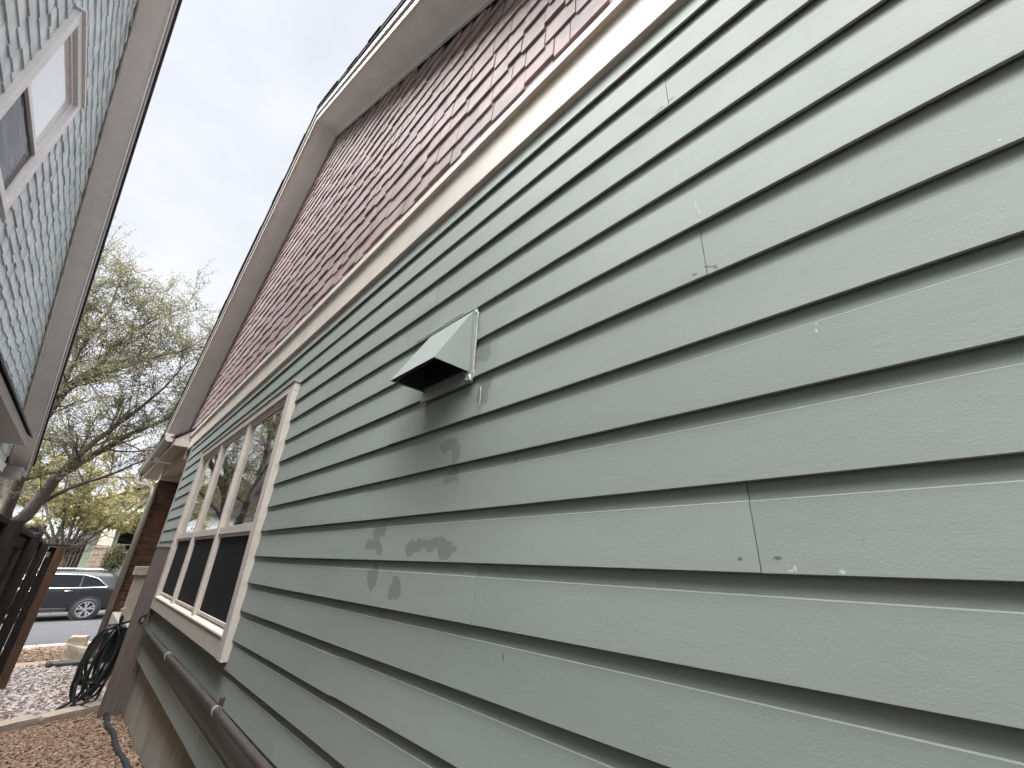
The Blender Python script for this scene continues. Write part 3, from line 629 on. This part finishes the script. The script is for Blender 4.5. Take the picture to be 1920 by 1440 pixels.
frame(4.3465, 5.3735, H + 2.9465, H + 4.3735, NX - .03, NX + .02, .04).build('sash', NBTRIM, nw, bevel=.002)
MB().box(NX - .028, NX + .03, 4.387, 5.333, H + 3.53, H + 3.575).build('meeting_rail', NBTRIM, nw, bevel=.002)
MB().box(NX + .002, NX + .006, 4.387, 5.333, H + 3.576, H + 4.333).build('pane', SKYPAINT, nw)
MB().box(NX + .002, NX + .006, 4.387, 5.333, H + 2.987, H + 3.529).build('pane', NBGLASS, nw)
MB().box(NX - .02, NX + .075, 4.24, 5.48, H + 2.835, H + 2.859).build('sill', NBTRIM, nw, bevel=.003)
MB().box(NX - .02, NX + .08, 4.24, 5.48, H + 4.461, H + 4.485).build('drip_cap', NBTRIM, nw, bevel=.003)

# ---------------------------------------------------------------- trees
def leaf_mat(name, stops, trans=0.5):
    m = NT(name); at = m.n('ShaderNodeAttribute', attribute_name='tint', attribute_type='GEOMETRY')
    m.color(at.outputs['Color']); m.set(0.6, spec=0.25)
    tr = m.n('ShaderNodeBsdfTranslucent'); m.l(at.outputs['Color'], tr.inputs[0]); mx = m.n('ShaderNodeMixShader'); mx.inputs[0].default_value = trans
    m.l(m.b.outputs[0], mx.inputs[1]); m.l(tr.outputs[0], mx.inputs[2]); m.l(mx.outputs[0], m.t.nodes['Material Output'].inputs['Surface']); return m.m
LEAF = leaf_mat('leaf', None)
def make_tree(name, label, limbs, cols, seed, nsec=12, seclen=(.9, 1.9), leaf=(.03, .05), nleaf=26, up=.25, group=None, ntert=7, start=.25, zmin=-9, tertlen=(.3, .75)):
    rnd = random.Random(seed); t = thing(name, (0, 0, 0), label, 'tree', group)
    wood, cr_ = MB(), MB()
    def rv(): return Vector((rnd.gauss(0, 1), rnd.gauss(0, 1), rnd.gauss(0, 1))).normalized()
    def leafs(p, d, n, spread):
        for _ in range(n):
            if p.z < H + zmin: break
            q = p + rv() * rnd.uniform(0, spread) + d * rnd.uniform(-.05, .12); a = rv(); b = a.orthogonal().normalized(); b = (b + a.cross(b) * rnd.uniform(-1, 1)).normalized()
            l, wd = rnd.uniform(*leaf), rnd.uniform(*leaf) * .5; c = rnd.choice(cols); k = rnd.uniform(.7, 1.25); i = len(cr_.v)
            for s_ in (q - a * l * .5, q + b * wd * .5, q + a * l * .5, q - b * wd * .5): cr_.v.append(tuple(s_)); cr_.c.append(sc(c, k))
            cr_.f.append((i, i + 1, i + 2, i + 3))
    def wig(p, d, L, n, amt, upb):
        out = [p.copy()]
        for i in range(n):
            d = (d + rv() * amt + Vector((0, 0, upb))).normalized(); p = p + d * L / n; out.append(p.copy())
        return out
    for pts, r0, r1, lv in limbs:
        P = [Vector((a, b, H + c)) for a, b, c in pts]; Q = []
        for i in range(len(P) - 1):
            for k in range(5):
                p0, p1, p2, p3 = [P[max(0, min(len(P) - 1, i + q))] for q in (-1, 0, 1, 2)]; u = k / 5
                Q.append(0.5 * ((2 * p1) + (p2 - p0) * u + (2 * p0 - 5 * p1 + 4 * p2 - p3) * u * u + (3 * p1 - p0 - 3 * p2 + p3) * u ** 3) + rv() * .015)
        Q.append(P[-1]); n = len(Q)
        wood.tube(Q, [r0 + (r1 - r0) * i / (n - 1) for i in range(n)], 9)
        if not lv: continue
        for s_ in range(int(nsec * lv)):
            f = start + (1 - start) * (s_ + rnd.random()) / (nsec * lv); i = min(n - 2, int(f * (n - 1))); d0 = (Q[i + 1] - Q[i]).normalized()
            d = (d0 * rnd.uniform(.3, 1.0) + rv() * .85 + Vector((0, 0, up))).normalized(); L = rnd.uniform(*seclen) * (1.15 - .4 * f)
            rr0 = max(.008, (r0 + (r1 - r0) * f) * .33); b = wig(Q[i], d, L, 7, .16, .03); wood.tube(b, [rr0 * (1 - .8 * k / 7) for k in range(8)], 5, False)
            for _ in range(ntert):
                g = rnd.uniform(.2, 1); j = min(6, int(g * 7)); e_ = (b[j + 1] - b[j]).normalized()
                d2 = (e_ * .6 + rv() * .8 + Vector((0, 0, up * .6))).normalized(); L2 = rnd.uniform(*tertlen); c = wig(b[j], d2, L2, 4, .22, .02)
                wood.tube(c, [.007, .006, .005, .004, .003], 3, False)
                for q in range(1, 5): leafs(c[q], d2, nleaf // 4, .13)
            leafs(b[-1], d, nleaf // 3, .12)
    wood.build('trunk', BARK, t, smooth=True); cr_.build('crown', LEAF, t); return t
OLIVE = [(.15, .155, .075), (.18, .18, .10), (.12, .13, .065), (.21, .2, .12), (.23, .2, .105)]
YEL = [(.27, .235, .10), (.24, .225, .10), (.31, .265, .12), (.2, .195, .09), (.34, .285, .14)]
oak = [([(-1.35, 14.2, -2.1), (-1.22, 14.1, -.6), (-1.1, 14, .45), (-1.0, 14, .74), (-.83, 14, 1.57)], .145, .11, 0),
       ([(-.83, 14, 1.57), (-.37, 14, 2.19), (.09, 14, 2.78), (.76, 13.9, 3.39), (1.44, 13.7, 4.26)], .10, .01, 1.1),
       ([(-.83, 14, 1.57), (-.56, 13.5, 2.16), (-.19, 13.5, 2.93), (.24, 13.4, 3.75), (.57, 13.2, 4.8)], .08, .01, 1.2),
       ([(-1.25, 14.1, -.2), (-1.34, 13.6, 1.3), (-1.38, 13.2, 2.4), (-1.30, 13.1, 3.09), (-1.16, 13, 3.56), (-.93, 13, 4.1), (-.76, 13, 4.84), (-.39, 13, 5.51), (.14, 13, 6.25)], .105, .01, 1.7),
       ([(-1.34, 13, 3.09), (-1.36, 13, 3.55), (-1.36, 13, 4.43), (-1.24, 13, 5.4), (-1.3, 13, 6.4)], .075, .012, 1.1),
       ([(-1.16, 13, 3.56), (-.6, 12.9, 4.0), (-.1, 12.9, 4.5), (.45, 13, 5.0), (.75, 13.1, 5.6)], .055, .008, 1.1),
       ([(-1.0, 14, .74), (-.6, 14.2, 1.3), (.0, 14.4, 1.75), (.6, 14.5, 2.3), (1.3, 14.6, 2.9)], .05, .008, .8),
       ([(-1.2, 14.1, .1), (-1.5, 14.4, 1.2), (-2.0, 14.8, 2.6), (-2.6, 15.2, 4.2), (-3.0, 15.4, 5.6)], .11, .03, 1.2),
       ([(-1.36, 13, 4.0), (-1.7, 13.1, 5.0), (-1.8, 13.1, 5.9), (-1.9, 13, 6.7)], .05, .02, .9)]
make_tree('oak_tree', 'large live oak with long rising limbs and olive leaves between the houses', oak, OLIVE, 31, 20, (.7, 1.6), (.032, .06), 44, .15, ntert=10, start=.12)
def upright(x, y, h, n, spread, seed, r=.16):
    rnd = random.Random(seed); g = gz(y) - H; L = [([(x, y, g - .2), (x + .1, y, g + h * .2), (x, y, g + h * .36)], r, r * .7, 0)]
    for i in range(n):
        a = 6.283 * i / n + rnd.uniform(-.4, .4); s_ = spread * rnd.uniform(.6, 1.1); hh = h * rnd.uniform(.72, 1.02)
        L.append(([(x, y, g + h * rnd.uniform(.22, .36)), (x + s_ * .35 * math.cos(a), y + s_ * .35 * math.sin(a), g + h * .5), (x + s_ * .75 * math.cos(a), y + s_ * .75 * math.sin(a), g + hh * .8), (x + s_ * math.cos(a), y + s_ * math.sin(a), g + hh)], r * .5, r * .12, 1))
    return L
make_tree('yellow_tree', 'yellow leaved street tree in front of the house across the road', upright(-.4, 29.2, 6.6, 8, 3.0, 3, .15), YEL, 44, 14, (.9, 1.9), (.08, .14), 40, .0, ntert=8, start=.05, zmin=.95)
make_tree('street_tree', 'olive green tree mirrored in the window, standing down the street', upright(-6.5, 19.5, 8.5, 8, 3.2, 5, .2), OLIVE, 45, 8, (1.0, 2.2), (.08, .13), 12, .15, 'trees down the street', 5)
make_tree('street_tree', 'yellow green tree down the street behind the neighbouring house', upright(-12, 27, 9, 8, 3.6, 6, .22), YEL[:3] + OLIVE[:2], 46, 8, (1.0, 2.4), (.1, .16), 14, .15, 'trees down the street', 5)
make_tree('street_tree', 'dark olive tree beyond the far pale house', upright(-5.5, 41, 9, 8, 4, 7, .25), OLIVE, 47, 8, (1.2, 2.6), (.12, .2), 14, .15, 'trees down the street', 5)
make_tree('street_tree', 'broad olive tree behind the craftsman house across the street', upright(5.5, 46, 9.5, 8, 4, 8, .25), OLIVE + YEL[:1], 48, 8, (1.2, 2.6), (.12, .2), 22, .15, 'trees down the street', 5)

# ---------------------------------------------------------------- parked car
car = thing('parked_car', (0, 0, 0), 'dark slate blue SUV with chrome trim parked across the street', 'car')
CY, CG = 24.0, gz(24.4) + .012                  # near side and road level
CARP = NT('slate_metallic_car_paint'); CARP.color(CARP.ramp(CARP.noise(3, 2), [(0.3, (.0085, .009, .0105)), (.7, (.0105, .011, .013))])); CARP.set(.4, 0, .3); CARP.b.inputs['Coat Weight'].default_value = .35; CARP.b.inputs['Coat Roughness'].default_value = .03; CARP = CARP.m
CHROME = simple('bright_chrome', (.75, .75, .76), .12, 1); TYRE = simple('tyre_rubber', (.018, .018, .018), .8); RIM = simple('machined_alloy', (.7, .7, .71), .28, .9)
CXR = 1.86                                       # rear bumper
# stations from rear (0) to front : distance, sill z, belt z, top z, half widths sill/belt/top
ST = [(0.0, .50, .82, .95, .70, .72, .70), (.06, .36, .95, 1.08, .82, .85, .74), (.22, .30, 1.02, 1.35, .90, .91, .70), (.42, .28, 1.06, 1.60, .93, .935, .66), (.75, .27, 1.08, 1.665, .945, .945, .66), (1.5, .26, 1.06, 1.69, .945, .945, .67), (2.4, .26, 1.03, 1.69, .945, .945, .67), (2.9, .26, 1.01, 1.63, .945, .94, .65), (3.35, .26, 1.0, 1.40, .945, .93, .64), (3.75, .27, .99, 1.10, .94, .91, .70), (4.35, .28, .90, .98, .91, .86, .70), (4.65, .32, .78, .85, .82, .78, .62), (4.76, .42, .66, .72, .68, .66, .5)]
def sect(st):
    d, s0, bl, tp, w0, w1, w2 = st; g = tp - bl; x = CXR - d; c = CY + .945
    half = [(w0 * .9, s0), (w0, s0 + .06), (w0 + .008, s0 + (bl - s0) * .5), (w1, bl - .02), (w1 - .015, bl + .01 * g), (w1 + (w2 - w1) * .55, bl + g * .55), (w2 + .05, tp - .06 * min(1, g * 3)), (w2 - .06, tp - .012), (.3, tp)]
    return [(x, c - a, CG + z) for a, z in half] + [(x, c + a, CG + z) for a, z in reversed(half)]
bodym = MB(); secs = [sect(s_) for s_ in ST]; n = len(secs[0])
for s_ in secs: bodym.v += s_
for i in range(len(secs) - 1):
    for j in range(n): j2 = (j + 1) % n; bodym.f.append((i * n + j, i * n + j2, (i + 1) * n + j2, (i + 1) * n + j))
bodym.f.append(tuple(range(n - 1, -1, -1))); bodym.f.append(tuple((len(secs) - 1) * n + j for j in range(n)))
body = bodym.build('body', CARP, car, smooth=True); ss = body.modifiers.new('sub', 'SUBSURF'); ss.levels = 2; ss.render_levels = 2
def sideY(d, z):
    for a, b in zip(ST, ST[1:]):
        if a[0] <= d <= b[0]:
            t = (d - a[0]) / (b[0] - a[0]); s_ = [p + (q - p) * t for p, q in zip(a, b)]; break
    _, s0, bl, tp, w0, w1, w2 = s_; g = tp - bl
    if z <= bl: return CY + .945 - w1
    f = (z - bl) / g; return CY + .945 - ((w1 - .015) + (w2 + .05 - w1 + .015) * min(1, f / .92))
def sidepoly(name, pts, mat, out=.012, th=.01, parent=car):
    a = [(CXR - d, sideY(d, z) - out, CG + z) for d, z in pts]; b = [(x, y + th, z) for x, y, z in a]
    return MB().hexa(a, b).build(name, mat, parent, bevel=.002)
wl = [(.62, 1.13), (.98, 1.42), (1.35, 1.53), (1.35, 1.12)]; w2_ = [(1.40, 1.12), (1.40, 1.535), (2.2, 1.55), (2.2, 1.11)]; w3_ = [(2.27, 1.11), (2.27, 1.55), (2.75, 1.51), (3.3, 1.16), (3.3, 1.09)]
for p in (wl, w2_, w3_): sidepoly('side_window', p, CARGLASS, .016)
def strip(name, pts, r, mat, out=.022): return MB().tube([(CXR - d, sideY(d, z) - out, CG + z) for d, z in pts], r, 6).build(name, mat, car, smooth=True)
strip('chrome_trim', [(3.3, 1.085), (2.2, 1.10), (1.3, 1.10), (.62, 1.115), (.55, 1.13), (.62, 1.17), (.95, 1.43), (1.35, 1.545), (2.2, 1.565), (2.75, 1.525), (3.3, 1.18)], .016, CHROME)
strip('roof_rail', [(.75, 1.70), (.9, 1.735), (1.6, 1.76), (2.4, 1.755), (2.75, 1.69)], .02, CHROME, .0)
for d in (1.75, 2.75): strip('door_handle', [(d, 1.0), (d - .1, 1.005), (d - .22, 1.0)], .016, CHROME, .02)
for d in (1.36, 2.24, 3.3):
    strip('door_seam', [(d + .0, 1.06), (d + .02, .8), (d + .03, .42)], .004, BLACKP, .004)
sidepoly('sill_trim', [(1.5, .30), (1.5, .40), (3.35, .40), (3.35, .30)], BLACKP, .014); strip('chrome_trim', [(1.5, .42), (3.3, .42)], .009, CHROME, .015)
MB().box(CXR - .40, CXR - .05, CY + .10, CY + .3, CG + .88, CG + 1.06).build('tail_light', simple('red_lens', (.25, .01, .012), .1), car, bevel=.02)
for d in (.98, 3.76):
    cx = CXR - d
    MB().lathe_y([(.0, 0), (.44, 0), (.44, .03), (0, .03)], (cx, CY - .028, CG + .37), 36).build('wheel_arch', BLACKP, car)
    wh = MB().lathe_y([(.0, .0), (.235, .0), (.262, -.03), (.30, -.048), (.345, -.042), (.365, -.015), (.365, .16), (0, .16)], (cx, CY - .03, CG + .365), 40).build('wheel', TYRE, car, smooth=True)
    rim = MB().lathe_y([(.268, -.045), (.262, -.06), (.245, -.058), (.238, -.03)], (cx, CY - .03, CG + .365), 40)
    for k in range(5):
        a0 = 2 * math.pi * k / 5 + .3
        for da in (-.22, .22):
            c0, c1 = (cx + .05 * math.cos(a0), CG + .365 + .05 * math.sin(a0)), (cx + .25 * math.cos(a0 + da), CG + .365 + .25 * math.sin(a0 + da))
            dx, dz = c1[0] - c0[0], c1[1] - c0[1]; L = math.hypot(dx, dz); nx, nz_ = -dz / L * .02, dx / L * .02
            q = [(c0[0] + nx, c0[1] + nz_), (c0[0] - nx, c0[1] - nz_), (c1[0] - nx * 1.2, c1[1] - nz_ * 1.2), (c1[0] + nx * 1.2, c1[1] + nz_ * 1.2)]
            rim.hexa([(u, CY - .082, v) for u, v in q], [(u, CY - .055, v) for u, v in q])
    rim.lathe_y([(0, -.088), (.06, -.088), (.065, -.06)], (cx, CY - .0, CG + .365), 20)
    rim.build('rim', RIM, wh)

# ---------------------------------------------------------------- across the street
fh_ = thing('craftsman_house', (0, 0, 0), 'green craftsman house with cream porch columns across the street', 'house')
fg = gz(33) - H
FGREEN = paint('muted_green_siding', (.24, .28, .22), .08); FCREAM = paint('cream_porch_paint', (.62, .57, .49), .05); FSTONE = paint('far_pink_limestone', (.42, .33, .26), .2)
MB().box(-.2, 11, 36, 44, H + fg, H + 2.1).build('wall', FGREEN, fh_)
MB().prism_y([(-.35, H + 2.35), (8.35, H + 2.35), (4.0, H + 4.75)], 33.3, 44).build('gable', FGREEN, fh_)
rf_ = MB().hexa([(-.9, 32.7, H + 2.18), (4.0, 32.7, H + 4.98), (4.0, 32.7, H + 5.12), (-.9, 32.7, H + 2.32)], [(-.9, 44.5, H + 2.18), (4.0, 44.5, H + 4.98), (4.0, 44.5, H + 5.12), (-.9, 44.5, H + 2.32)])
rf_.hexa([(4.001, 32.7, H + 4.98), (8.9, 32.7, H + 2.18), (8.9, 32.7, H + 2.32), (4.001, 32.7, H + 5.12)], [(4.001, 44.5, H + 4.98), (8.9, 44.5, H + 2.18), (8.9, 44.5, H + 2.32), (4.001, 44.5, H + 5.12)])
rf_.build('roof', ROOF, fh_)
for s_ in (0, 1):
    a, b = ((-.95, 2.1), (4.0, 4.92)) if s_ == 0 else ((4.0, 4.92), (8.95, 2.1))
    MB().hexa([(a[0], 32.6, H + a[1]), (b[0], 32.6, H + b[1]), (b[0], 32.6, H + b[1] + .24), (a[0], 32.6, H + a[1] + .24)], [(a[0], 32.68, H + a[1]), (b[0], 32.68, H + b[1]), (b[0], 32.68, H + b[1] + .24), (a[0], 32.68, H + a[1] + .24)]).build('rake_board', FCREAM, fh_)
MB().box(.1, 8.0, 33.0, 33.29, H + 1.98, H + 2.34).build('porch_beam', FCREAM, fh_)
MB().box(0, 8.2, 32.6, 36, H + fg, H + fg + .75).build('porch_floor', CONC, fh_)
for cx in (.95, 7.2):
    cm = MB().hexa([(cx - .3, 32.85, H + .25), (cx + .3, 32.85, H + .25), (cx + .3, 33.3, H + .25), (cx - .3, 33.3, H + .25)], [(cx - .2, 32.92, H + 1.98), (cx + .2, 32.92, H + 1.98), (cx + .2, 33.25, H + 1.98), (cx - .2, 33.25, H + 1.98)]).build('column', FCREAM, fh_)
    MB().box(cx - .42, cx + .42, 32.75, 33.4, H + .17, H + .249).build('column_cap', FSTONE, cm)
    zz = H + fg; rs = random.Random(int(cx * 9))
    MB().box(cx - .36, cx + .36, 32.8, 33.35, H + fg, H + .165).build('stone_base', MORTAR, cm)
    while zz < H + .1:
        hh = rs.uniform(.16, .22); xx = cx - .38
        while xx < cx + .36:
            ww = min(rs.uniform(.2, .42), cx + .38 - xx); MB().box(xx, xx + ww - .015, 32.77 + rs.uniform(0, .02), 32.81, zz, min(zz + hh - .015, H + .165)).build('stone', FSTONE, fh_, bevel=.01); xx += ww
        zz += hh
win = MB().box(1.5, 3.6, 35.93, 35.99, H - .55, H + 1.35).build('window', FCREAM, fh_)
for k in range(2): MB().box(1.56 + k * 1.03, 2.53 + k * 1.03, 35.90, 35.925, H - .48, H + .38).build('pane', CARGLASS, win); MB().box(1.56 + k * 1.03, 2.53 + k * 1.03, 35.90, 35.925, H + .44, H + 1.28).build('pane', CARGLASS, win)
pl = rough_block('planter_box', 1.35, 2.6, 32.2, 32.5, gz(32.4), gz(32.4) + .62, paint('rust_planter', (.16, .075, .035), .2), 77); tag(pl, 'rust brown planter box at the porch of the craftsman house', 'planter')
def bush(name, label, c, rad, n, cols, seed, leaf):
    rnd = random.Random(seed); t = thing(name, (0, 0, 0), label, 'plant'); m = MB(); s_ = MB()
    for _ in range(n):
        v = Vector((rnd.gauss(0, 1), rnd.gauss(0, 1), rnd.gauss(0, 1))).normalized() * rnd.uniform(.45, 1.05); q = Vector((c[0] + v.x * rad[0], c[1] + v.y * rad[1], c[2] + v.z * rad[2])); a = Vector((rnd.gauss(0, 1), rnd.gauss(0, 1), rnd.gauss(0, 1))).normalized(); b = a.orthogonal().normalized(); l = rnd.uniform(*leaf); k = rnd.uniform(.6, 1.3); cc = rnd.choice(cols); i = len(m.v)
        for p in (q - a * l, q + b * l * .5, q + a * l, q - b * l * .5): m.v.append(tuple(p)); m.c.append(sc(cc, k))
        m.f.append((i, i + 1, i + 2, i + 3))
    for _ in range(9): s_.tube([(c[0], c[1], c[2] - rad[2]), (c[0] + rnd.uniform(-.6, .6) * rad[0], c[1], c[2] + rnd.uniform(-.2, .6) * rad[2])], [.02, .006], 4)
    m.build('foliage', LEAF, t); s_.build('stem', BARK, t); return t
bush('vine', 'olive vine hanging from the porch beam of the craftsman house', (2.1, 32.9, H + 1.55), (.9, .3, .62), 2600, OLIVE + YEL[:2], 90, (.05, .09))
bush('shrub', 'small green shrub beside the stone column base across the street', (1.55, 32.0, H - .35), (.5, .3, .75), 1500, OLIVE, 91, (.04, .08))
ff = thing('far_fence', (0, 0, 0), 'dark wooden fence beside the craftsman house across the street', 'fence')
x = -5.0; rx = random.Random(17)
while x < .25:
    MB().box(x, x + .13, 31.0, 31.02, gz(31), H + .52 + rx.uniform(-.04, .05)).build('picket', FENCEW, ff); x += .142
for z_ in (-.1, -1.2): MB().box(-5.0, .25, 30.955, 30.998, H + z_, H + z_ + .09).build('rail', FENCEW, ff)
ph = thing('pale_house', (0, 0, 0), 'pale blue grey house half hidden by trees across the street', 'house')
PB = paint('pale_blue_siding', (.5, .53, .56), .06); 
MB().box(-9.5, -1.2, 37, 45, gz(37), H + 2.6).build('wall', PB, ph)
MB().prism_y([(-10.1, H + 2.6), (-.6, H + 2.6), (-5.35, H + 5.6)], 36.6, 45.4).build('roof', ROOF, ph)
for x in (-8.2, -5.4, -2.9):
    wn_ = MB().box(x, x + 1.3, 36.93, 36.99, H - .6, H + 1.4).build('window', FCREAM, ph); MB().box(x + .08, x + 1.22, 36.90, 36.925, H - .5, H + 1.3).build('pane', CARGLASS, wn_)
